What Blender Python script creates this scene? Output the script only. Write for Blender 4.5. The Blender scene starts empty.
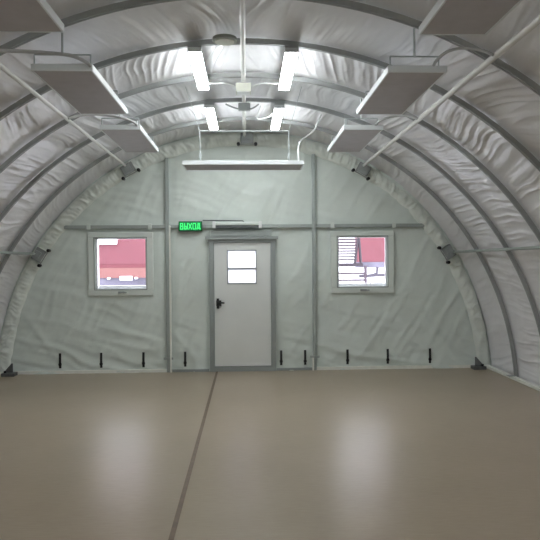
import bpy, math
import numpy as np
from mathutils import Vector, Matrix

S = bpy.context.scene
COL = S.collection
PI = math.pi

# ------------------------------------------------------------------ measured place
A, B, N, ZC = 3.881, 3.734, 2.034, -0.281     # arch: half width, crown height, roundness, centre height
D = 9.606                                      # end wall distance
Y0 = -2.4                                      # front end of the tent, behind the camera
CAM = Vector((0.004, 0.0, 1.707)); YAW, PITCH, ROLL, FPX = 0.03821, -0.01215, -0.00785, 607.06
TH0 = -0.0735                                  # arc parameter where the arch meets the floor

def arch(th, off=0.0):
    c, s = math.cos(th), math.sin(th)
    a, b = A + off, B - ZC + off
    return (a * math.copysign(abs(c) ** (2 / N), c), ZC + b * math.copysign(abs(s) ** (2 / N), s))

def th_floor(off=0.0):
    lo, hi = 0.0, 0.3
    for _ in range(40):
        m = (lo + hi) / 2
        if arch(m, off)[1] < 0: lo = m
        else: hi = m
    return hi

def shell_z(x, off=0.0):
    return ZC + (B - ZC + off) * (1 - abs(x / (A + off)) ** N) ** (1 / N)

# ------------------------------------------------------------------ materials
def mat(name, col, rough=0.5, metal=0.0, noise=0.0, nscale=8.0, bump=0.0, bscale=60.0, spec=0.5, coat=0.0, emit=None, estr=0.0):
    m = bpy.data.materials.new(name); m.use_nodes = True
    nt = m.node_tree; b = nt.nodes['Principled BSDF']
    b.inputs['Base Color'].default_value = (*col, 1)
    b.inputs['Roughness'].default_value = rough
    b.inputs['Metallic'].default_value = metal
    b.inputs['Specular IOR Level'].default_value = spec
    b.inputs['Coat Weight'].default_value = coat
    tc = nt.nodes.new('ShaderNodeTexCoord')
    if noise > 0:
        n = nt.nodes.new('ShaderNodeTexNoise'); n.inputs['Scale'].default_value = nscale; n.inputs['Detail'].default_value = 4
        r = nt.nodes.new('ShaderNodeMapRange'); r.inputs['To Min'].default_value = 1 - noise; r.inputs['To Max'].default_value = 1 + noise
        r.inputs['From Min'].default_value = 0.3; r.inputs['From Max'].default_value = 0.7
        mx = nt.nodes.new('ShaderNodeVectorMath'); mx.operation = 'SCALE'; mx.inputs[0].default_value = col
        nt.links.new(tc.outputs['Object'], n.inputs['Vector']); nt.links.new(n.outputs['Fac'], r.inputs['Value'])
        nt.links.new(r.outputs['Result'], mx.inputs['Scale']); nt.links.new(mx.outputs[0], b.inputs['Base Color'])
    if bump > 0:
        n = nt.nodes.new('ShaderNodeTexNoise'); n.inputs['Scale'].default_value = bscale; n.inputs['Detail'].default_value = 3
        bp = nt.nodes.new('ShaderNodeBump'); bp.inputs['Strength'].default_value = bump; bp.inputs['Distance'].default_value = 0.01
        nt.links.new(tc.outputs['Object'], n.inputs['Vector']); nt.links.new(n.outputs['Fac'], bp.inputs['Height'])
        nt.links.new(bp.outputs[0], b.inputs['Normal'])
    if emit:
        b.inputs['Emission Color'].default_value = (*emit, 1); b.inputs['Emission Strength'].default_value = estr
    return m

LAMP = 28.0
SKY = 6.0
M = {
 'liner':   mat('insulated_liner', (.80, .79, .805), .33, noise=.03, nscale=2.5, bump=.25, bscale=14, spec=.4),
 'endwall': mat('end_wall_fabric', (.70, .76, .71), .55, noise=.03, nscale=2.5, bump=.2, bscale=10, spec=.3),
 'band':    mat('padded_flap_fabric', (.78, .82, .76), .6, noise=.04, nscale=6, bump=.3, bscale=18, spec=.3),
 'rib':     mat('grey_rib_steel', (.38, .39, .385), .5, metal=.25, noise=.06, nscale=5),
 'post':    mat('grey_post_steel', (.40, .44, .42), .5, metal=.25, noise=.05, nscale=5),
 'purlin':  mat('pale_galvanised_tube', (.74, .73, .70), .4, metal=.1, noise=.06, nscale=6),
 'white':   mat('white_painted_metal', (.82, .83, .82), .38, noise=.02, nscale=6),
 'casing':  mat('heater_casing_paint', (.80, .83, .84), .35, noise=.02, nscale=6),
 'panel':   mat('heater_radiant_panel', (.50, .475, .495), .6, noise=.05, nscale=9),
 'wire':    mat('hanger_wire', (.5, .53, .53), .45, metal=.3),
 'conduit': mat('grey_conduit', (.5, .5, .5), .4, metal=.15),
 'door':    mat('door_paint', (.80, .82, .79), .3, noise=.02, nscale=3, coat=.3),
 'dframe':  mat('door_frame_metal', (.33, .36, .35), .5, metal=.2),
 'gasket':  mat('rubber_gasket', (.10, .11, .11), .7),
 'black':   mat('black_strap', (.02, .022, .022), .7),
 'bolt':    mat('black_bolt', (.015, .015, .017), .45, metal=.3),
 'plate':   mat('clamp_plate', (.38, .40, .40), .45, metal=.4, noise=.05),
 'foot':    mat('foot_bracket', (.14, .145, .145), .5, metal=.4),
 'rail':    mat('pale_floor_rail', (.84, .85, .78), .5, noise=.05, nscale=12),
 'seam':    mat('brown_floor_seam', (.17, .12, .085), .5, noise=.15, nscale=12),
 'wframe':  mat('window_profile', (.72, .77, .72), .45, noise=.02),
 'sash':    mat('window_sash', (.8, .82, .84), .4),
 'signdark': mat('sign_housing', (.01, .06, .03), .4),
 'signgreen': mat('sign_face', (.0, .2, .06), .4, emit=(.0, .24, .06), estr=.4),
 'signtext': mat('sign_letters', (.1, .6, .2), .4, emit=(.05, .9, .2), estr=1.0),
 'tube':    mat('lamp_tube', (.9, .9, .9), .4, emit=(.93, .98, 1.0), estr=LAMP),
 'tray':    mat('lamp_tray', (.7, .72, .73), .4),
 'disc':    mat('disc_plastic', (.42, .45, .40), .5),
 'cream':   mat('cream_box', (.66, .67, .58), .5),
 'snow':    mat('snow_ground', (.82, .82, .86), .8, noise=.05, nscale=.8, bump=.4, bscale=3),
 'red':     mat('red_cladding', (.125, .028, .040), .6, noise=.06, nscale=2),
 'red2':    mat('faded_red_cladding', (.17, .065, .06), .6, noise=.06, nscale=2),
 'darkred': mat('dark_red_joint', (.12, .02, .03), .6),
 'plinth':  mat('grey_plinth', (.12, .11, .15), .7, noise=.35, nscale=1.2),
 'signw':   mat('white_board', (.85, .86, .85), .5),
 'stair':   mat('painted_stair_steel', (.05, .03, .045), .5),
 'barrier': mat('barrier_paint', (.06, .05, .07), .6),
 'stairdk': mat('dark_stair_steel', (.018, .009, .018), .5),
}

def floor_material():
    m = bpy.data.materials.new('beige_linoleum'); m.use_nodes = True
    nt = m.node_tree; b = nt.nodes['Principled BSDF']
    tc = nt.nodes.new('ShaderNodeTexCoord')
    n1 = nt.nodes.new('ShaderNodeTexNoise'); n1.inputs['Scale'].default_value = 1.1; n1.inputs['Detail'].default_value = 5
    mp = nt.nodes.new('ShaderNodeMapping'); mp.inputs['Scale'].default_value = (3, 22, 1)
    n2 = nt.nodes.new('ShaderNodeTexNoise'); n2.inputs['Scale'].default_value = 3.0; n2.inputs['Detail'].default_value = 6
    nt.links.new(tc.outputs['Object'], n1.inputs['Vector']); nt.links.new(tc.outputs['Object'], mp.inputs['Vector']); nt.links.new(mp.outputs[0], n2.inputs['Vector'])
    ad = nt.nodes.new('ShaderNodeMath'); ad.operation = 'ADD'; nt.links.new(n1.outputs['Fac'], ad.inputs[0]); nt.links.new(n2.outputs['Fac'], ad.inputs[1])
    cr = nt.nodes.new('ShaderNodeValToRGB')
    mr = nt.nodes.new('ShaderNodeMapRange'); mr.inputs['From Min'].default_value = .7; mr.inputs['From Max'].default_value = 1.3
    nt.links.new(ad.outputs[0], mr.inputs['Value']); nt.links.new(mr.outputs[0], cr.inputs['Fac'])
    cr.color_ramp.elements[0].color = (.325, .262, .185, 1); cr.color_ramp.elements[1].color = (.38, .312, .228, 1)
    nt.links.new(cr.outputs[0], b.inputs['Base Color'])
    b.inputs['Roughness'].default_value = .31
    b.inputs['Specular IOR Level'].default_value = .5
    bp = nt.nodes.new('ShaderNodeBump'); bp.inputs['Strength'].default_value = .05; bp.inputs['Distance'].default_value = .01
    nt.links.new(n2.outputs['Fac'], bp.inputs['Height']); nt.links.new(bp.outputs[0], b.inputs['Normal'])
    return m
M['floor'] = floor_material()

def glass_material(name, frosted):
    m = bpy.data.materials.new(name); m.use_nodes = True
    nt = m.node_tree; nt.nodes.remove(nt.nodes['Principled BSDF']); out = nt.nodes['Material Output']
    t = nt.nodes.new('ShaderNodeBsdfTranslucent' if frosted else 'ShaderNodeBsdfTransparent')
    t.inputs[0].default_value = (.95, .95, 1, 1) if frosted else (.96, .97, .98, 1)
    g = nt.nodes.new('ShaderNodeBsdfGlossy'); g.inputs['Roughness'].default_value = .05
    f = nt.nodes.new('ShaderNodeFresnel'); f.inputs['IOR'].default_value = 1.45
    mx = nt.nodes.new('ShaderNodeMixShader')
    nt.links.new(f.outputs[0], mx.inputs[0]); nt.links.new(t.outputs[0], mx.inputs[1]); nt.links.new(g.outputs[0], mx.inputs[2])
    nt.links.new(mx.outputs[0], out.inputs['Surface'])
    return m
M['glass'] = glass_material('clear_pane', False)
M['frost'] = glass_material('frosted_pane', True)

# ------------------------------------------------------------------ mesh helpers
class MB:
    def __init__(s): s.v = []; s.f = []; s.sm = []
    def add(s, vs, fs, smooth=False):
        o = len(s.v); s.v += [tuple(v) for v in vs]; s.f += [tuple(i + o for i in f) for f in fs]; s.sm += [smooth] * len(fs); return s
    def box(s, x0, x1, y0, y1, z0, z1, mtx=None):
        vs = [Vector((x, y, z)) for x in (x0, x1) for y in (y0, y1) for z in (z0, z1)]
        if mtx: vs = [mtx @ v for v in vs]
        return s.add(vs, [(0, 1, 3, 2), (4, 6, 7, 5), (0, 4, 5, 1), (2, 3, 7, 6), (0, 2, 6, 4), (1, 5, 7, 3)])
    def tube(s, pts, r, n=10, caps=True):
        pts = [Vector(p) for p in pts]; vs = []; fs = []
        up = None
        for i, p in enumerate(pts):
            t = (pts[min(i + 1, len(pts) - 1)] - pts[max(i - 1, 0)]).normalized()
            if up is None:
                up = t.orthogonal().normalized()
            up = (up - t * up.dot(t)).normalized(); w = t.cross(up)
            for k in range(n):
                a = 2 * PI * k / n; vs.append(p + (up * math.cos(a) + w * math.sin(a)) * r)
        for i in range(len(pts) - 1):
            for k in range(n):
                a, b = i * n + k, i * n + (k + 1) % n
                fs.append((a, b, b + n, a + n))
        s.add(vs, fs, True)
        if caps:
            s.add(vs[:n], [tuple(range(n))[::-1]]); s.add(vs[-n:], [tuple(range(n))])
        return s
    def build(s, name, m, parent=None, bevel=0.0, seg=2):
        me = bpy.data.meshes.new(name); me.from_pydata(s.v, [], s.f); me.polygons.foreach_set('use_smooth', s.sm); me.update()
        me.materials.append(m); o = bpy.data.objects.new(name, me); COL.objects.link(o)
        if parent:
            o.parent = parent; o.matrix_parent_inverse = Matrix.Translation(-Vector(parent.location))
        if bevel:
            b = o.modifiers.new('bevel', 'BEVEL'); b.width = bevel; b.segments = seg; b.limit_method = 'ANGLE'
        return o

def spline(ctrl, n=12):
    P = [Vector(c) for c in ctrl]; P = [P[0] * 2 - P[1]] + P + [P[-1] * 2 - P[-2]]; out = []
    for i in range(1, len(P) - 2):
        for k in range(n):
            t = k / n; a, b, c, d = P[i - 1:i + 3]
            out.append(.5 * ((2 * b) + (c - a) * t + (2 * a - 5 * b + 4 * c - d) * t * t + (3 * b - a - 3 * c + d) * t ** 3))
    return out + [P[-2]]

def tag(o, label, cat, group=None):
    o['label'] = label; o['category'] = cat
    if group: o['group'] = group
    return o
def thing(name, label, cat, loc, group=None):
    o = bpy.data.objects.new(name, None); COL.objects.link(o); o.location = loc; o.empty_display_size = .1
    return tag(o, label, cat, group)
def struct(o): o['kind'] = 'structure'; return o

def vnoise(x, y, seed=0):                        # smooth 2-D value noise, -1..1
    rng = np.random.RandomState(seed); T = rng.rand(256, 256) * 2 - 1
    xi = np.floor(x).astype(int); yi = np.floor(y).astype(int); fx = x - xi; fy = y - yi
    fx = fx * fx * fx * (fx * (fx * 6 - 15) + 10); fy = fy * fy * fy * (fy * (fy * 6 - 15) + 10)
    g = lambda i, j: T[i % 256, j % 256]
    return (g(xi, yi) * (1 - fx) + g(xi + 1, yi) * fx) * (1 - fy) + (g(xi, yi + 1) * (1 - fx) + g(xi + 1, yi + 1) * fx) * fy
def folds(u, v, seed):                           # creases that run mainly along v
    uw = u + .10 * vnoise(u * 1.3, v * 1.6, seed + 1) + .035 * vnoise(u * 4, v * 3.5, seed + 2)
    r = 0; amp = 1.0
    for k, (fu, fv) in enumerate(((3.5, .8), (8, 1.3), (15, 2.2))):
        n = vnoise(uw * fu, v * fv, seed + 10 + k)
        r = r + amp * (1 - np.abs(n) * 1.25).clip(0, 1) ** 2; amp *= .62
    return r

def mesh_np(name, co, faces, m, smooth=True):
    me = bpy.data.meshes.new(name)
    me.vertices.add(len(co)); me.vertices.foreach_set('co', co.astype(np.float32).ravel())
    me.loops.add(faces.size); me.loops.foreach_set('vertex_index', faces.astype(np.int32).ravel())
    me.polygons.add(len(faces)); me.polygons.foreach_set('loop_start', np.arange(0, faces.size, 4, dtype=np.int32))
    me.polygons.foreach_set('loop_total', np.full(len(faces), 4, dtype=np.int32))
    me.update(calc_edges=True); me.polygons.foreach_set('use_smooth', np.full(len(faces), smooth)); me.validate()
    me.materials.append(m); o = bpy.data.objects.new(name, me); COL.objects.link(o); return o

# ------------------------------------------------------------------ shell: liner vault in three strips
def liner(name, t0, t1, nt):
    ys = np.concatenate([np.linspace(Y0, 2.6, 60)[:-1], np.linspace(2.6, D + .05, 300)])
    th = np.linspace(t0, t1, nt)
    T, Y = np.meshgrid(th, ys, indexing='ij')
    c, s = np.cos(T), np.sin(T); a = A; b = B - ZC
    X = a * np.sign(c) * np.abs(c) ** (2 / N); Z = ZC + b * np.sign(s) * np.abs(s) ** (2 / N)
    nx, nz = X / a ** 2, (Z - ZC) / b ** 2; L = np.hypot(nx, nz); nx /= L; nz /= L
    u = T * 3.82
    bay = np.floor(D - Y); t = (D - Y) - bay
    pin = np.clip(np.sin(PI * t), 0, 1)
    slope = .22 * np.sin(bay * 2.4 + 1)
    side = np.sign(np.cos(T))
    us = u + slope * (Y - D) * side + bay * 17.3
    F = .4 * folds(us, Y * 1.0 + bay * 5, 3)
    wp = us + .07 * vnoise(us * 1.1, Y * 1.3, 8) + .03 * vnoise(us * 3, Y * 2.5, 9)
    mod = .5 + .5 * vnoise(us * 1.4, Y * 1.1, 14)
    f1 = vnoise(wp * 13, Y * .8 + 3 * bay, 21); f2 = vnoise(wp * 21, Y * 1.5 + 3 * bay, 22)
    F = F + (.6 + .7 * mod) * (1 - np.abs(f1)) ** 1.8 + .5 * (.3 + .9 * mod) * (1 - np.abs(f2)) ** 1.5
    amp = .021 + .009 * (bay == 3) + .004 * (bay == 1)
    crown = np.clip(np.sin(T), 0, 1) ** 2
    amp = amp * (1.0 - .1 * crown)
    # short tension creases leaving the ribs
    G = vnoise(u * 13 + bay * 9, t * 3, 31) * np.exp(-(np.minimum(t, 1 - t) / .16)) * .005
    off = .050 + .026 * pin ** .7 - F * amp * pin ** .6 * .9 + G
    off = np.maximum(off, .022)
    co = np.stack([X + nx * off, Y, Z + nz * off], -1).reshape(-1, 3)
    ny = len(ys); i, j = np.meshgrid(np.arange(nt - 1), np.arange(ny - 1), indexing='ij')
    q = (i * ny + j).ravel(); faces = np.stack([q, q + ny, q + ny + 1, q + 1], 1)
    return struct(mesh_np(name, co, faces, M['liner']))
tf = -.0
tl = th_floor(.04)
liner('wall_right', tl - .004, .62, 230)
liner('ceiling', .62, PI - .62, 760)
liner('wall_left', PI - .62, PI - tl + .004, 230)

# ------------------------------------------------------------------ floor
fl = MB(); fl.box(-3.95, 3.95, Y0 - .1, D + .1, -.06, 0)
struct(fl.build('floor', M['floor']))
struct(MB().box(-.494, -.460, Y0, D - .06, 0, .003).build('trim_1', M['seam']))
# floor rails
WX = A - .02
for sgn, nm in ((-1, 'left'), (1, 'right')):
    x0, x1 = sorted((sgn * 3.80, sgn * 3.868))
    struct(MB().box(x0, x1, Y0, D - .02, 0, .045).build('baseboard_' + nm, M['rail'], bevel=.006))

# ------------------------------------------------------------------ end wall with openings
WIN = [(-2.366, -1.566, 1.308, 2.114), (1.441, 2.238, 1.312, 2.112)]
DOOR = (-.565, .425, 0.0, 2.085)
def end_wall():
    xs = set(np.round(np.arange(-3.99, 4.0, .03), 4)); zs = set(np.round(np.arange(0, 3.85, .03), 4))
    def snap(st, v):
        st -= {k for k in st if abs(k - v) < .016}; st.add(v)
    for w in WIN + [DOOR]:
        snap(xs, w[0]); snap(xs, w[1]); snap(zs, w[2]); snap(zs, w[3])
    xs = np.array(sorted(xs)); zs = np.array(sorted(zs))
    X, Z = np.meshgrid(xs, zs, indexing='ij')
    F = folds(Z * .9 + X * .25, X * .8, 51); H = folds(X * .8 - Z * .5, Z * .8 + 7, 77)
    low = np.exp(-Z / .35)
    W = vnoise(X * 1.3, Z * 1.1, 5)
    disp = .022 * F * (.5 + 1.3 * low) + .016 * H + .024 * W
    # diagonal tension creases running into the lower corners
    for cx, cz, ang, w in ((3.4, .1, 2.25, .05), (3.2, .1, 2.6, .04), (-2.9, .15, 2.2, .05), (-.7, .1, 2.3, .04), (.95, .3, 3.7, .04), (1.7, .1, .9, .04)):
        d = (X - cx) * math.sin(ang) - (Z - cz) * math.cos(ang); l = (X - cx) * math.cos(ang) + (Z - cz) * math.sin(ang)
        disp += .016 * np.exp(-(d / w) ** 2) * np.exp(-((l - .5) / .45) ** 2)
    k = np.ones_like(X)
    for w in WIN + [DOOR]:
        dx = np.maximum(np.maximum(w[0] - X, X - w[1]), 0); dz = np.maximum(np.maximum(w[2] - Z, Z - w[3]), 0)
        k *= np.clip(np.hypot(dx, dz) / .25, 0, 1)
    for px in (-1.232, 1.068): k *= np.clip(np.abs(X - px) / .14, .15, 1)
    Y = D + .01 - disp * k
    co = np.stack([X, Y, Z], -1).reshape(-1, 3)
    nz = len(zs); fs = []
    for i in range(len(xs) - 1):
        for j in range(nz - 1):
            cx, cz = (xs[i] + xs[i + 1]) / 2, (zs[j] + zs[j + 1]) / 2
            if any(w[0] < cx < w[1] and w[2] < cz < w[3] for w in WIN + [DOOR]): continue
            if abs(cx / (A + .09)) ** N + abs((cz - ZC) / (B - ZC + .09)) ** N > 1: continue
            q = i * nz + j; fs.append((q, q + nz, q + nz + 1, q + 1))
    return struct(mesh_np('wall_back', co, np.array(fs), M['endwall']))
end_wall()
fw = MB(); n = 60; t0 = th_floor(.08)
prof = [arch(t0 + (PI - 2 * t0) * i / n, .08) for i in range(n + 1)]
fw.add([(x, Y0, z) for x, z in prof] + [(x, Y0 - .05, z) for x, z in prof],
       [tuple(range(n + 1)), tuple(range(2 * n + 1, n, -1))])
struct(fw.build('wall_front', M['endwall']))

# padded flap round the end wall
def band():
    nt, nw = 900, 14
    t0 = th_floor(0); th = np.linspace(t0, PI - t0, nt); w = np.linspace(0, 1, nw)
    T, W = np.meshgrid(th, w, indexing='ij')
    c, s = np.cos(T), np.sin(T)
    off = .03 - .215 * W + .004 * np.sin(T * 90)
    a = A + off; b = B - ZC + off
    X = a * np.sign(c) * np.abs(c) ** (2 / N); Z = np.maximum(ZC + b * np.sign(s) * np.abs(s) ** (2 / N), .01)
    u = T * 3.8
    wr = .034 * folds(u * 2.0 + .10 * W, W * .8, 90) + .010 * vnoise(u * 5, W * 2, 12)
    Y = D - .012 - (.035 + wr) * np.sin(PI * np.clip(W, 0, 1)) ** .55
    co = np.stack([X, Y, Z], -1).reshape(-1, 3)
    i, j = np.meshgrid(np.arange(nt - 1), np.arange(nw - 1), indexing='ij'); q = (i * nw + j).ravel()
    o = mesh_np('trim_2', co, np.stack([q, q + nw, q + nw + 1, q + 1], 1), M['band'])
    return struct(o)
band()

# ------------------------------------------------------------------ arch ribs
rib_labels = {
 1: 'grey steel arch rib nearest the end wall',
 2: 'second grey steel arch rib from the end wall, above the far lamps',
 3: 'third grey steel arch rib from the end wall, behind the ridge junction box',
 4: 'fourth grey steel arch rib from the end wall, above the near lamps',
 5: 'fifth grey steel arch rib from the end wall, cut by the picture top',
}
prof_rib = [(-.021, -.016), (-.006, -.016), (-.006, -.004), (.006, -.004), (.006, -.016), (.021, -.016), (.021, .030), (-.021, .030)]
for k in range(1, 6):
    y = D - k; nseg = 96; vs = []; fs = []; m = len(prof_rib)
    t0 = th_floor(0)
    for i in range(nseg + 1):
        th = t0 + (PI - 2 * t0) * i / nseg
        x0, z0 = arch(th); x1, z1 = arch(th, .01); nx, nz = (x1 - x0) / .01, (z1 - z0) / .01
        for py, pr in prof_rib: vs.append((x0 + nx * pr, y + py, max(.0, z0 + nz * pr) if i not in (0, nseg) else 0.0))
    for i in range(nseg):
        for j in range(m):
            a, b = i * m + j, i * m + (j + 1) % m
            fs.append((a, b, b + m, a + m))
    fs += [tuple(range(m)), tuple(range(nseg * m, nseg * m + m))[::-1]]
    r = thing('arch_rib', rib_labels[k], 'arch rib', (0, y, 0), 'grey arch ribs of the tent')
    mb = MB(); mb.add(vs, fs); mb.build('tube', M['rib'], r)
    for s in (-1, 1):                                                  # foot plates
        MB().box(s * 3.80 - .045, s * 3.80 + .045, y - .05, y + .05, .045, .053).build('foot_plate', M['rib'], r)

# ------------------------------------------------------------------ purlins
def purlin(x, z, y0, y1, r, label, m='purlin'):
    t = MB().tube([(x, y0, z), (x, (y0 + y1) / 2, z), (x, y1, z)], r, 14)
    return tag(t.build('purlin', M[m]), label, 'purlin', 'long tubes tying the ribs together')
purlin(-1.860, 3.223, 2.0, D - .10, .019, 'pale long tube on the left roof slope, passing outside the left heaters')
purlin(1.851, 3.220, 2.0, D - .10, .025, 'pale long tube on the right roof slope, passing outside the right heaters')
purlin(-3.257, 1.870, 4.0, D - .10, .020, 'pale tube at window height along the left side of the tent', 'post')
purlin(3.268, 1.852, 4.0, D - .10, .020, 'pale tube at window height along the right side of the tent', 'post')
purlin(-.015, 3.694, 2.0, D - .10, .024, 'pale ridge tube along the crown of the tent')

# ------------------------------------------------------------------ clamp brackets on the end flap
def clamp(px, pz, label):
    th = math.atan2((pz - ZC), px)
    c = Vector((px, D - .10, pz))
    r = thing('clamp_bracket', label, 'bracket', c, 'clamp brackets holding the tube ends')
    # frame: tangent along arch, radial outward
    rad = Vector((px / A ** 2, 0, (pz - ZC) / (B - ZC) ** 2)).normalized(); tan = Vector((-rad.z, 0, rad.x))
    mt = Matrix((( tan.x, 0, rad.x, px), (0, 1, 0, D - .10), (tan.z, 0, rad.z, pz), (0, 0, 0, 1)))
    pl = MB(); pl.box(-.10, .10, -.035, -.02, -.10, .06, mt); pl.box(-.10, -.085, -.035, .03, -.10, .06, mt); pl.box(.085, .10, -.035, .03, -.10, .06, mt)
    pl.box(-.05, .05, -.05, -.034, -.05, .05, mt)
    pl.build('plate', M['plate'], r, bevel=.004)
    MB().tube([mt @ Vector((-.14, -.02, -.115)), mt @ Vector((0, -.02, -.115)), mt @ Vector((.14, -.02, -.115))], .009, 8).build('clamp_rod', M['plate'], r)
    for s in (-1, 1):
        b = MB(); b.tube([mt @ Vector((s * .135, -.055, -.115)), mt @ Vector((s * .135, .02, -.115))], .027, 6)
        b.tube([mt @ Vector((s * .135, -.07, -.115)), mt @ Vector((s * .135, -.05, -.115))], .014, 10)
        b.build('bolt', M['bolt'], r)
clamp(-3.215, 1.865, 'bolted clamp bracket on the end flap at the end of the left side tube')
clamp(3.215, 1.865, 'bolted clamp bracket on the end flap at the end of the right side tube')
clamp(-1.83, 3.19, 'bolted clamp bracket on the end flap at the end of the left roof tube')
clamp(1.86, 3.18, 'bolted clamp bracket on the end flap at the end of the right roof tube')
clamp(.025, 3.672, 'bolted clamp bracket on the end flap at the crown, behind the crosswise heater')

# foot brackets in the corners
for s in (-1, 1):
    r = thing('foot_bracket', 'dark triangular steel foot bracket in the %s floor corner of the end wall' % ('left' if s < 0 else 'right'), 'bracket', (s * 3.64, D - .14, 0), 'dark corner foot brackets')
    x = s * 3.60
    MB().box(min(x - s * .05, x + s * .15), max(x - s * .05, x + s * .15), D - .24, D - .09, .0, .05).build('base_plate', M['foot'], r, bevel=.004)
    g = MB(); g.add([(x, D - .16, .05), (x + s * .14, D - .16, .05), (x + s * .02, D - .16, .19), (x, D - .16, .19),
                     (x, D - .145, .05), (x + s * .14, D - .145, .05), (x + s * .02, D - .145, .19), (x, D - .145, .19)],
                    [(0, 1, 2, 3), (7, 6, 5, 4), (0, 4, 5, 1), (1, 5, 6, 2), (2, 6, 7, 3), (3, 7, 4, 0)])
    g.build('gusset', M['foot'], r, bevel=.002)
    MB().tube([(x + s * .10, D - .20, .05), (x + s * .10, D - .20, .085)], .022, 6).build('bolt', M['bolt'], r)

# ------------------------------------------------------------------ end wall frame
fr = thing('end_wall_frame', 'grey steel frame of two tall posts and a crossbar on the end wall', 'steel frame', (0, D - .05, 0))
for px in (-1.232, 1.068):
    zt = shell_z(px, -.17)
    MB().box(px - .028, px + .028, D - .065, D - .015, 0, zt).build('post', M['post'], fr, bevel=.006)
    MB().box(px - .075, px + .075, D - .075, D - .064, .20, .235).build('strap_plate', M['post'], fr, bevel=.002)
for x0, x1 in ((-2.83, -1.262), (-1.202, -.62), (.46, 1.038), (1.098, 2.83)):
    MB().box(x0, x1, D - .06, D - .018, 2.255, 2.31).build('crossbar', M['post'], fr, bevel=.006)
MB().box(-.62, .46, D - .06, D - .018, 2.255, 2.31).build('crossbar', M['post'], fr, bevel=.006)
for cx in (-2.45, -1.50, 1.36, 2.34):
    MB().box(cx - .03, cx + .03, D - .075, D - .058, 2.235, 2.33).build('clip', M['wframe'], fr, bevel=.006)

# pale rails that run down the post and along the foot of the end wall
struct(MB().box(-3.62, -1.19, D - .055, D - .02, 0.0, .05).box(-1.206, -1.180, D - .09, D - .05, .0, 2.3).build('trim_3', M['rail']))
struct(MB().box(1.03, 3.62, D - .055, D - .02, 0.0, .05).box(1.028, 1.050, D - .085, D - .06, .0, .20).build('trim_4', M['rail']))
struct(MB().box(-1.185, -.60, D - .055, D - .02, 0.0, .04).build('trim_5', M['dframe']))
struct(MB().box(.46, 1.028, D - .055, D - .02, 0.0, .04).build('trim_6', M['dframe']))

# ------------------------------------------------------------------ windows
def window(n, w, eye):
    x0, x1, z0, z1 = w; fo = .105
    root = bpy.data.objects.new('window_%d' % n, None); COL.objects.link(root); root.location = ((x0 + x1) / 2, D, z0); struct(root)
    f = MB()
    for a, b, c, d in ((x0 - fo, x1 + fo, z1, z1 + .085), (x0 - fo, x1 + fo, z0 - .10, z0), (x0 - fo, x0, z0, z1), (x1, x1 + fo, z0, z1)):
        f.box(a, b, D - .045, D + .03, c, d)
    wf = f.build('window_frame', M['wframe'], root, bevel=.008)
    s = MB(); t = .028
    for a, b, c, d in ((x0, x1, z1 - t * .6, z1), (x0, x1, z0, z0 + .014), (x0, x0 + t, z0, z1), (x1 - t * .6, x1, z0, z1)):
        s.box(a, b, D + .0, D + .075, c, d)
    s.build('sash', M['sash'], root, bevel=.004)
    g = MB(); i = .012
    for a, b, c, d in ((x0 - i, x1 + i, z1, z1 + i), (x0 - i, x1 + i, z0 - i, z0), (x0 - i, x0, z0, z1), (x1, x1 + i, z0, z1)):
        g.box(a, b, D - .049, D - .044, c, d)
    g.build('gasket', M['dframe'], root)
    rv = MB(); rv.box(x0 - .02, x1 + .02, D + .08, D + .22, z0 - .03, z0 + .052)
    if n == 1: rv.box(x0 - .03, x0 - .004, D + .08, D + .26, z0 + .052, z1)
    rv.build('window_reveal', M['signw'], root)
    MB().box(x0 + .01, x1 - .01, D + .04, D + .048, z0 + .01, z1 - .01).build('pane', M['glass'], root)
    cx = (x0 + x1) / 2 + .01
    h = MB(); h.box(cx - .05, cx + .05, D - .062, D - .044, z0 - .065, z0 - .035); h.box(cx - .012, cx + .012, D - .085, D - .06, z0 - .06, z0 - .04); h.box(cx - .02, cx + .09, D - .095, D - .083, z0 - .06, z0 - .042)
    h.build('window_handle', M['dframe'], root, bevel=.003)
window(1, WIN[0], 0); window(2, WIN[1], 0)

# ------------------------------------------------------------------ door
dr = bpy.data.objects.new('door_1', None); COL.objects.link(dr); dr.location = (-.07, D, 0); struct(dr)
f = MB()
for a, b, c, d in ((-.585, -.512, 0, 2.03), (.382, .455, 0, 2.03), (-.60, .47, 2.03, 2.085), (-.512, .382, 0, .075)):
    f.box(a, b, D - .07, D + .05, c, d)
for a, b, c, d in ((-.53, -.495, 0, 2.1), (.365, .40, 0, 2.1), (-.52, .39, 2.01, 2.06), (-.52, .39, .05, .095)):
    f.box(a, b, D + .012, D + .05, c, d)
f.build('door_frame', M['dframe'], dr)
MB().box(-.64, .50, D - .11, D - .055, 2.075, 2.12).build('door_canopy', M['dframe'], dr, bevel=.004)
dx0, dx1, dz0, dz1 = -.508, .378, .082, 2.022
wx0, wx1, wz0, wz1 = -.295, .150, 1.385, 1.90
lf = MB()
for a, b, c, d in ((dx0, wx0, dz0, dz1), (wx1, dx1, dz0, dz1), (wx0, wx1, dz0, wz0), (wx0, wx1, wz1, dz1)):
    lf.box(a, b, D - .04, D + .01, c, d)
leaf = lf.build('door_leaf', M['door'], dr)
rim = MB()
for a, b, c, d in ((wx0 - .010, wx0 + .004, wz0 - .012, wz1 + .010), (wx1 - .004, wx1 + .010, wz0 - .012, wz1 + .010), (wx0, wx1, wz1 - .004, wz1 + .010), (wx0, wx1, wz0 - .012, wz0 + .004), (wx0, wx1, 1.602, 1.628)):
    rim.box(a, b, D - .05, D + .015, c, d)
rim.build('window_rim', M['dframe'], leaf)
for c, d in ((wz0, 1.602), (1.628, wz1)):
    MB().box(wx0 + .002, wx1 - .002, D - .02, D - .012, c, d).build('pane', M['frost'], leaf)
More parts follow.
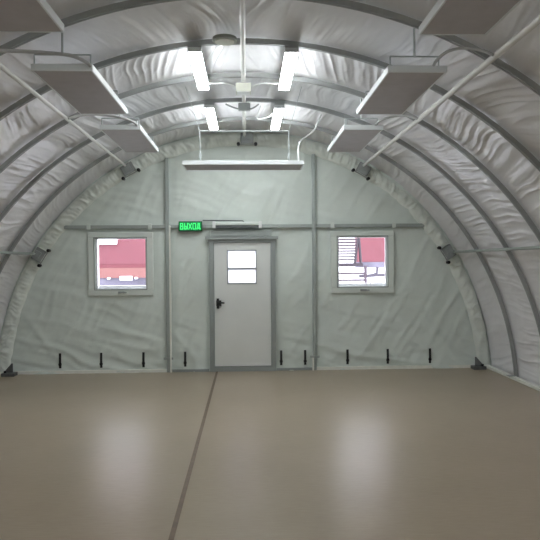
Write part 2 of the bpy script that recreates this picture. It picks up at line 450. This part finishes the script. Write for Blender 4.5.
h = MB(); h.box(-.475, -.435, D - .052, D - .038, .99, 1.15); h.tube([(-.455, D - .05, 1.09), (-.455, D - .10, 1.09)], .013, 10)
h.tube([(-.455, D - .095, 1.09), (-.40, D - .10, 1.085), (-.35, D - .095, 1.08)], .013, 10); h.box(-.48, -.40, D - .06, D - .04, 1.03, 1.12)
h.build('door_handle', M['bolt'], leaf, bevel=.003)
for z in (dz0, dz1 - .02):
    MB().box(dx0 + .01, dx1 - .01, D - .05, D - .04, z, z + .02).build('edge_strip', M['white'], leaf, bevel=.003)

# unit over the door
ac = thing('air_curtain', 'long pale air curtain unit fixed above the door', 'air curtain', (-.12, D - .1, 2.15))
MB().box(-.50, .22, D - .16, D - .07, 2.292, 2.345).build('housing', M['wframe'], ac, bevel=.012)
MB().box(-.50, .22, D - .15, D - .07, 2.250, 2.292).build('outlet_slot', M['gasket'], ac)
MB().box(-.525, -.475, D - .17, D - .065, 2.245, 2.355).build('end_cap', M['white'], ac, bevel=.01)
MB().box(.195, .245, D - .17, D - .065, 2.245, 2.355).build('end_cap', M['white'], ac, bevel=.01)
MB().box(-.56, .40, D - .085, D - .065, 2.13, 2.225).build('mounting_board', M['post'], ac, bevel=.004)
tag(MB().tube([(-.68, D - .07, 2.375), (-.4, D - .07, 2.372), (-.05, D - .07, 2.365)], .010, 8).tube([(-.05, D - .07, 2.365), (-.03, D - .08, 2.34)], .010, 8).build('cable', M['gasket']),
    'dark cable from the exit sign to the unit above the door', 'cable')

# exit sign
sg = thing('exit_sign', 'green lit exit sign on the crossbar left of the door', 'exit sign', (-.867, D - .09, 2.2))
sx0, sx1, sz0, sz1 = -1.05, -.685, 2.205, 2.36
MB().box(sx0, sx1, D - .115, D - .06, sz0, sz1).build('housing', M['signdark'], sg, bevel=.006)
face = MB().box(sx0 + .014, sx1 - .014, D - .120, D - .112, sz0 + .014, sz1 - .014).build('sign_face', M['signgreen'], sg)
L = MB(); lh = .088; lw = .042; st = .011; zb = (sz0 + sz1) / 2 - lh / 2; yf = D - .1205
def stroke(x0, z0, x1, z1):
    p = Vector((x0, 0, z0)); q = Vector((x1, 0, z1)); d = (q - p).normalized(); n_ = Vector((-d.z, 0, d.x)) * st / 2; e = d * st / 2
    c = [p - e + n_, p - e - n_, q + e - n_, q + e + n_]
    vs = [(v.x, yf, v.z) for v in c] + [(v.x, yf - .003, v.z) for v in c]
    L.add(vs, [(0, 1, 2, 3), (7, 6, 5, 4), (0, 4, 5, 1), (1, 5, 6, 2), (2, 6, 7, 3), (3, 7, 4, 0)])
def letter(pts, x): 
    for (a, b, c, d) in pts: stroke(x + a * lw, zb + b * lh, x + c * lw, zb + d * lh)
glyph = {
 'В': [(0, 0, 0, 1), (0, 1, .8, 1), (.8, 1, .85, .6), (.85, .55, 0, .5), (.9, .45, .9, .05), (.9, 0, 0, 0)],
 'Ы': [(0, 0, 0, 1), (0, .5, .6, .5), (.6, .5, .6, 0), (.6, 0, 0, 0), (1.05, 0, 1.05, 1)],
 'Х': [(0, 0, 1, 1), (0, 1, 1, 0)],
 'О': [(.1, 0, .9, 0), (.1, 1, .9, 1), (0, .1, 0, .9), (1, .1, 1, .9)],
 'Д': [(.2, .15, .35, 1), (.35, 1, .8, 1), (.8, 1, .8, .15), (-.05, .15, 1.05, .15), (-.05, -.05, -.05, .15), (1.05, -.05, 1.05, .15)],
}
for i, ch in enumerate('ВЫХОД'): letter(glyph[ch], sx0 + .030 + i * .0645)
L.build('lettering', M['signtext'], sg)

# black straps
strap_x = [(-2.913, 'leftmost black strap at the foot of the end wall'), (-2.279, 'black strap below the left window, near its left edge'),
           (-1.624, 'black strap below the right edge of the left window'), (-.974, 'black strap at the wall foot just left of the door'),
           (.535, 'black strap at the wall foot touching the right side of the door'), (.915, 'black strap beside the right tall post, on its door side'),
           (1.589, 'black strap below the left edge of the right window'), (2.232, 'black strap below the right edge of the right window'),
           (2.91, 'rightmost black strap at the foot of the end wall')]
for x, lab in strap_x:
    s = MB()
    vs = []; nn = 10
    for i in range(nn + 1):
        z = .085 + .235 * i / nn; y = D - .045 - .008 * math.sin(PI * i / nn)
        for dx, dy in ((-.018, 0), (.018, 0), (.018, -.006), (-.018, -.006)): vs.append((x + dx, y + dy, z))
    fs = [(i * 4 + j, i * 4 + (j + 1) % 4, i * 4 + 4 + (j + 1) % 4, i * 4 + 4 + j) for i in range(nn) for j in range(4)] + [(0, 3, 2, 1), (nn * 4, nn * 4 + 1, nn * 4 + 2, nn * 4 + 3)]
    r = thing('strap', lab, 'strap', (x, D - .05, .08), 'black straps at the foot of the end wall')
    s.add(vs, fs); s.build('webbing', M['black'], r)
    MB().box(x - .024, x + .024, D - .062, D - .048, .13, .165).build('buckle', M['bolt'], r, bevel=.003)

# ------------------------------------------------------------------ strip lamps
def lamp(cx, y0, label):
    y1 = y0 + 1.2; z = 3.618
    r = thing('strip_lamp', label, 'lamp', (cx, (y0 + y1) / 2, z), 'bright strip lamps under the crown')
    MB().box(cx - .060, cx + .060, y0 + .01, y1 - .01, z + .020, z + .040).box(cx - .05, cx + .05, y0 + .06, y1 - .06, z + .038, z + .052).build('tray', M['tray'], r, bevel=.004)
    for yy in (y0 + .1, y0 + 1.1):
        MB().box(cx - .06, cx + .06, yy - .03, yy + .03, z + .045, shell_z(cx, -.017)).build('mounting_bracket', M['rib'], r, bevel=.003)
    for yy in (y0, y1 - .03):
        MB().box(cx - .062, cx + .062, yy, yy + .03, z - .006, z + .034).build('end_holder', M['tray'], r, bevel=.004)
    for i in range(4):
        x = cx - .045 + .030 * i
        MB().tube([(x, y0 + .012, z), (x, y1 - .012, z)], .0135, 10).build('lamp_tube', M['tube'], r)
lamp(-.452, 5.51, 'bright strip lamp on the left, the nearer one of its row')
lamp(.430, 5.51, 'bright strip lamp on the right, the nearer one of its row')
lamp(-.447, 7.51, 'bright strip lamp on the left, the farther one of its row')
lamp(.424, 7.51, 'bright strip lamp on the right, the farther one of its row')

for yy, where in ((.7, 'above the camera'), (-1.5, 'farthest behind the camera')):
    for cx, side in ((-.45, 'left'), (.43, 'right')):
        lamp(cx, yy, 'bright strip lamp under the crown %s, on the %s, outside the picture' % (where, side))

# ------------------------------------------------------------------ heaters
def heater(cx, y0, y1, label, zb=3.15, w=.435):
    r = thing('ceiling_heater', label, 'heater', (cx, (y0 + y1) / 2, zb), 'flat heater panels hung lengthwise')
    x0, x1 = cx - w / 2, cx + w / 2; h = .052
    c = MB(); c.box(x0 + .004, x1 - .004, y0 + .004, y1 - .004, zb + .014, zb + h)
    b = .014
    for a_ in ((x0, x1, y0, y0 + b), (x0, x1, y1 - b, y1), (x0, x0 + b, y0 + b, y1 - b), (x1 - b, x1, y0 + b, y1 - b)): c.box(*a_, zb, zb + h)
    c.build('casing', M['casing'], r, bevel=.003)
    MB().box(x0 + b, x1 - b, y0 + b, y1 - b, zb + .003, zb + .015).build('radiant_panel', M['panel'], r)
    for yy in (y0 + .02, y1 - .36):
        g = MB(); t = zb + h; u = zb + .125
        xa, xb = x0 + .02, x1 - .06 if cx > 0 else x1 - .02
        g.tube([(xa, yy, t - .01), (xa, yy, u)], .006, 6).tube([(xb, yy, t - .01), (xb, yy, u)], .006, 6).tube([(xa, yy, u), (xb, yy, u)], .006, 6)
        xm = (xa + xb) / 2
        g.tube([(xm, yy, u), (xm, yy, shell_z(xm, -.025))], .009, 6)
        g.build('hanger', M['wire'], r)
for s, side in ((-1, 'left'), (1, 'right')):
    heater(s * 1.337 if s < 0 else 1.328, 2.55, 3.85, 'nearest %s heater panel, cut off by the top of the picture' % side)
    heater(s * 1.362 if s < 0 else 1.318, 4.60, 5.93, 'middle %s heater panel, hung between its nearer and farther neighbours' % side, 3.15, .455)
    heater(s * 1.345 if s < 0 else 1.290, 6.60, 7.95, 'farthest %s heater panel, smallest of its row' % side)
# crosswise heater
r = thing('ceiling_heater', 'long pale heater panel hung crosswise in front of the end wall', 'heater', (-.025, 7.0, 2.81))
hx0, hx1, hy0, hy1, hz = -.705, .655, 6.80, 7.22, 2.805
c = MB(); c.box(hx0 + .004, hx1 - .004, hy0 + .004, hy1 - .004, hz + .014, hz + .045)
for a_ in ((hx0, hx1, hy0, hy0 + .014), (hx0, hx1, hy1 - .014, hy1), (hx0, hx0 + .014, hy0 + .014, hy1 - .014), (hx1 - .014, hx1, hy0 + .014, hy1 - .014)): c.box(*a_, hz, hz + .045)
c.build('casing', M['casing'], r, bevel=.003)
MB().box(hx0 + .014, hx1 - .014, hy0 + .014, hy1 - .014, hz + .003, hz + .015).build('radiant_panel', M['panel'], r)
for xx in (-.515, .495):
    MB().tube([(xx, 6.95, hz + .04), (xx, 6.90, 3.20)], .008, 6).box(xx - .012, xx + .012, 6.93, 6.96, hz + .10, hz + .17).build('hanger', M['wire'], r)
g = MB().tube([(-.515, 6.90, 3.20), (.495, 6.90, 3.20)], .006, 6)
for xx in (-.515, .495): g.tube([(xx, 6.90, 3.20), (xx * 1.3, 6.90, shell_z(xx * 1.3, .02))], .003, 6)
g.build('hanger', M['wire'], r)

# conduits feeding the heaters
def conduit(ctrl, label, rad=.012, m='conduit', name='conduit', group='curved conduits to the heaters'):
    o = MB().tube(spline(ctrl), rad, 8).build(name, M[m]); return tag(o, label, 'conduit', group)
conduit([(1.82, 4.40, 3.215), (1.76, 4.45, 3.265), (1.64, 4.50, 3.298), (1.53, 4.53, 3.285), (1.46, 4.57, 3.235), (1.44, 4.615, 3.195)], 'curved grey conduit from the right roof tube to the middle right heater')
conduit([(1.82, 6.38, 3.215), (1.72, 6.44, 3.262), (1.58, 6.50, 3.268), (1.46, 6.55, 3.235), (1.42, 6.615, 3.195)], 'curved grey conduit from the right roof tube to the farthest right heater')
conduit([(-1.85, 4.33, 3.205), (-1.76, 4.40, 3.228), (-1.62, 4.46, 3.245), (-1.40, 4.50, 3.245), (-1.26, 4.53, 3.235), (-1.17, 4.57, 3.20), (-1.15, 4.615, 3.185)], 'curved grey conduit from the left roof tube to the middle left heater', .014)
conduit([(-1.83, 6.38, 3.215), (-1.72, 6.44, 3.262), (-1.55, 6.48, 3.282), (-1.35, 6.52, 3.268), (-1.20, 6.56, 3.225), (-1.16, 6.615, 3.19)], 'curved grey conduit from the left roof tube to the farthest left heater', .014)
conduit([(.60, 6.85, 2.845), (.605, 6.95, 3.0), (.64, 7.1, 3.12), (.74, 7.4, 3.24), (.86, 7.58, 3.36), (.95, 7.606, 3.56)], 'pale curved cable rising from the right end of the crosswise heater', .010, 'white', 'cable', None)['category'] = 'cable'

# ridge fittings
dsc = thing('ceiling_disc', 'flat round grey disc beside the ridge tube, at the nearer lamps', 'ceiling fitting', (-.175, 5.42, 3.66))
MB().tube([(-.175, 5.42, 3.672), (-.175, 5.42, 3.70)], .108, 32).build('body', M['disc'], dsc, bevel=.006)
MB().tube([(-.175, 5.42, 3.664), (-.175, 5.42, 3.673)], .085, 32).build('cover', M['cream'], dsc, bevel=.003)
jb = thing('junction_box', 'small pale junction box under the ridge tube between the nearer lamps', 'junction box', (-.015, 6.72, 3.62))
MB().box(-.098, .065, 6.64, 6.80, 3.578, 3.669).build('box_body', M['cream'], jb, bevel=.004)
MB().box(-.086, .053, 6.652, 6.788, 3.570, 3.580).build('lid', M['white'], jb, bevel=.003)
for s in (-1, 1):
    tag(MB().tube(spline([(s * .07 - .016, 6.70, 3.635), (s * .2 - .016, 6.62, 3.655), (s * .32 - .016, 6.62, 3.652), (s * .40 - .016, 6.62, 3.660)]), .006, 6).build('cable', M['white']),
        'thin white cable from the ridge junction box to the nearer %s lamp' % ('left' if s < 0 else 'right'), 'cable')
sb = thing('cable_box', 'dark grey cable box under the ridge tube between the farther lamps', 'cable box', (0, 7.52, 3.6))
MB().box(-.085, .065, 7.47, 7.56, 3.585, 3.669).build('box_body', M['plate'], sb, bevel=.008)
MB().tube(spline([(-.24, 7.55, 3.672), (-.17, 7.53, 3.635), (-.08, 7.50, 3.60)]), .010, 8).build('cable', M['rib'], sb)
MB().tube(spline([(.07, 7.50, 3.60), (.12, 7.53, 3.63), (.17, 7.55, 3.672)]), .010, 8).build('cable', M['rib'], sb)
tag(MB().tube(spline([(.20, 7.56, 3.66), (.17, 7.62, 3.60), (.15, 7.72, 3.555), (.18, 7.86, 3.56), (.30, 7.9, 3.60), (.36, 7.95, 3.66)]), .009, 8).build('cable', M['white']),
    'white cable looping down beside the farther right lamp', 'cable')

# ------------------------------------------------------------------ outside, seen through the windows
struct(MB().box(-40, 40, D + .2, 60, -.4, -.25).build('ground', M['snow']))
bd = thing('building', 'red clad building seen through the windows', 'building', (0, 22, -.25))
for x0, x1 in ((-14, 1.9), (3.95, 12)):
    MB().box(x0, x1, 22, 30, 1.70, 6.0).build('upper_wall', M['red'], bd)
MB().box(1.9, 3.95, 22, 30, -.25, 6.0).build('white_wall', M['signw'], bd)
MB().box(-14, 1.9, 21.98, 30, 1.20, 1.56).build('lower_wall', M['red2'], bd)
MB().box(-14, 1.9, 22.02, 30, 1.56, 1.70).build('wall_joint', M['darkred'], bd)
MB().box(-14, 1.9, 22.05, 30, -.25, 1.20).build('plinth', M['plinth'], bd)
MB().box(3.95, 12, 21.98, 30, 1.50, 1.70).build('wall_joint', M['plinth'], bd)
MB().box(3.95, 12, 22.05, 30, -.25, 1.50).build('plinth', M['signw'], bd)
for x, wd in ((-4.55, .45), (-4.02, .12), (-3.15, .5), (-2.6, .3), (-5.0, .12)):
    MB().box(x, x + wd, 21.9, 22.0, 1.17 - wd * .15, 1.21 + wd * .12).build('snow_patch', M['snow'], bd, bevel=.03)
tag(MB().box(-5.62, -4.62, 21.85, 21.98, 2.40, 2.62).build('wall_sign', M['signw'], bevel=.03), 'white board high on the red building, seen through the left window', 'sign')
st_ = thing('outdoor_staircase', 'metal staircase outside, seen through the left half of the right window', 'staircase', (2.9, 14.5, -.25))
for i in range(10):
    MB().box(2.05, 2.62 + .01 * i, 14.3 + .25 * i * .2, 14.5 + .25 * i * .2, 1.74 + .070 * i, 1.783 + .070 * i).build('tread', M['stair'], st_)
MB().box(2.0, 2.74, 14.2, 15.2, 1.60, 1.68).build('landing', M['stairdk'], st_)
for a, b in ((2.55, 2.74), (2.70, 2.62)):
    MB().tube([(a, 14.25, 1.66), (b, 14.3, 2.9)], .03, 8).build('handrail', M['stairdk'], st_)
for z in (.95, 1.10, 1.28, 1.44):
    MB().tube([(2.0, 14.2, z), (2.8, 14.2, z)], .024, 8).build('rail', M['stair'], st_)
for x in (2.05, 2.80):
    MB().box(x - .03, x + .03, 14.18, 14.24, -.25, 1.62).build('post', M['stair'], st_)
tag(MB().tube([(2.72, 14.6, 1.36), (2.95, 14.6, 1.37), (3.15, 14.6, 1.42), (3.17, 14.6, 1.58)], .035, 8).tube([(2.72, 14.6, 1.36), (3.1, 14.6, 1.38), (3.6, 14.6, 1.40), (4.2, 14.6, 1.42)], .04, 8)
    .tube([(3.0, 14.6, 1.3), (3.0, 14.6, -.25)], .012, 8).tube([(4.1, 14.6, 1.35), (4.1, 14.6, -.25)], .03, 8).build('barrier_rail', M['barrier']), 'grey bent rail outside, seen through the lower right of the right window', 'rail')

# ------------------------------------------------------------------ daylight
w = bpy.data.worlds.new('overcast'); S.world = w; w.use_nodes = True
bg = w.node_tree.nodes['Background']; bg.inputs[0].default_value = (.93, .94, 1.0, 1); bg.inputs[1].default_value = SKY

# ------------------------------------------------------------------ camera
cd = bpy.data.cameras.new('camera'); cam = bpy.data.objects.new('camera', cd); COL.objects.link(cam); S.camera = cam
cy, sy, cp, sp = math.cos(YAW), math.sin(YAW), math.cos(PITCH), math.sin(PITCH)
fwd = Vector((sy * cp, cy * cp, sp)); rt = Vector((cy, -sy, 0)); up = rt.cross(fwd)
cr, sr = math.cos(ROLL), math.sin(ROLL); r2 = rt * cr + up * sr; u2 = up * cr - rt * sr
cam.matrix_world = Matrix(((r2.x, u2.x, -fwd.x, CAM.x), (r2.y, u2.y, -fwd.y, CAM.y), (r2.z, u2.z, -fwd.z, CAM.z), (0, 0, 0, 1)))
cd.sensor_width = 36; cd.lens = FPX / 540 * 36; cd.clip_start = .05; cd.clip_end = 200

S.view_settings.view_transform = 'Standard'; S.view_settings.look = 'None'; S.view_settings.gamma = 1
S.view_settings.use_curve_mapping = False; S.view_settings.exposure = 0.18
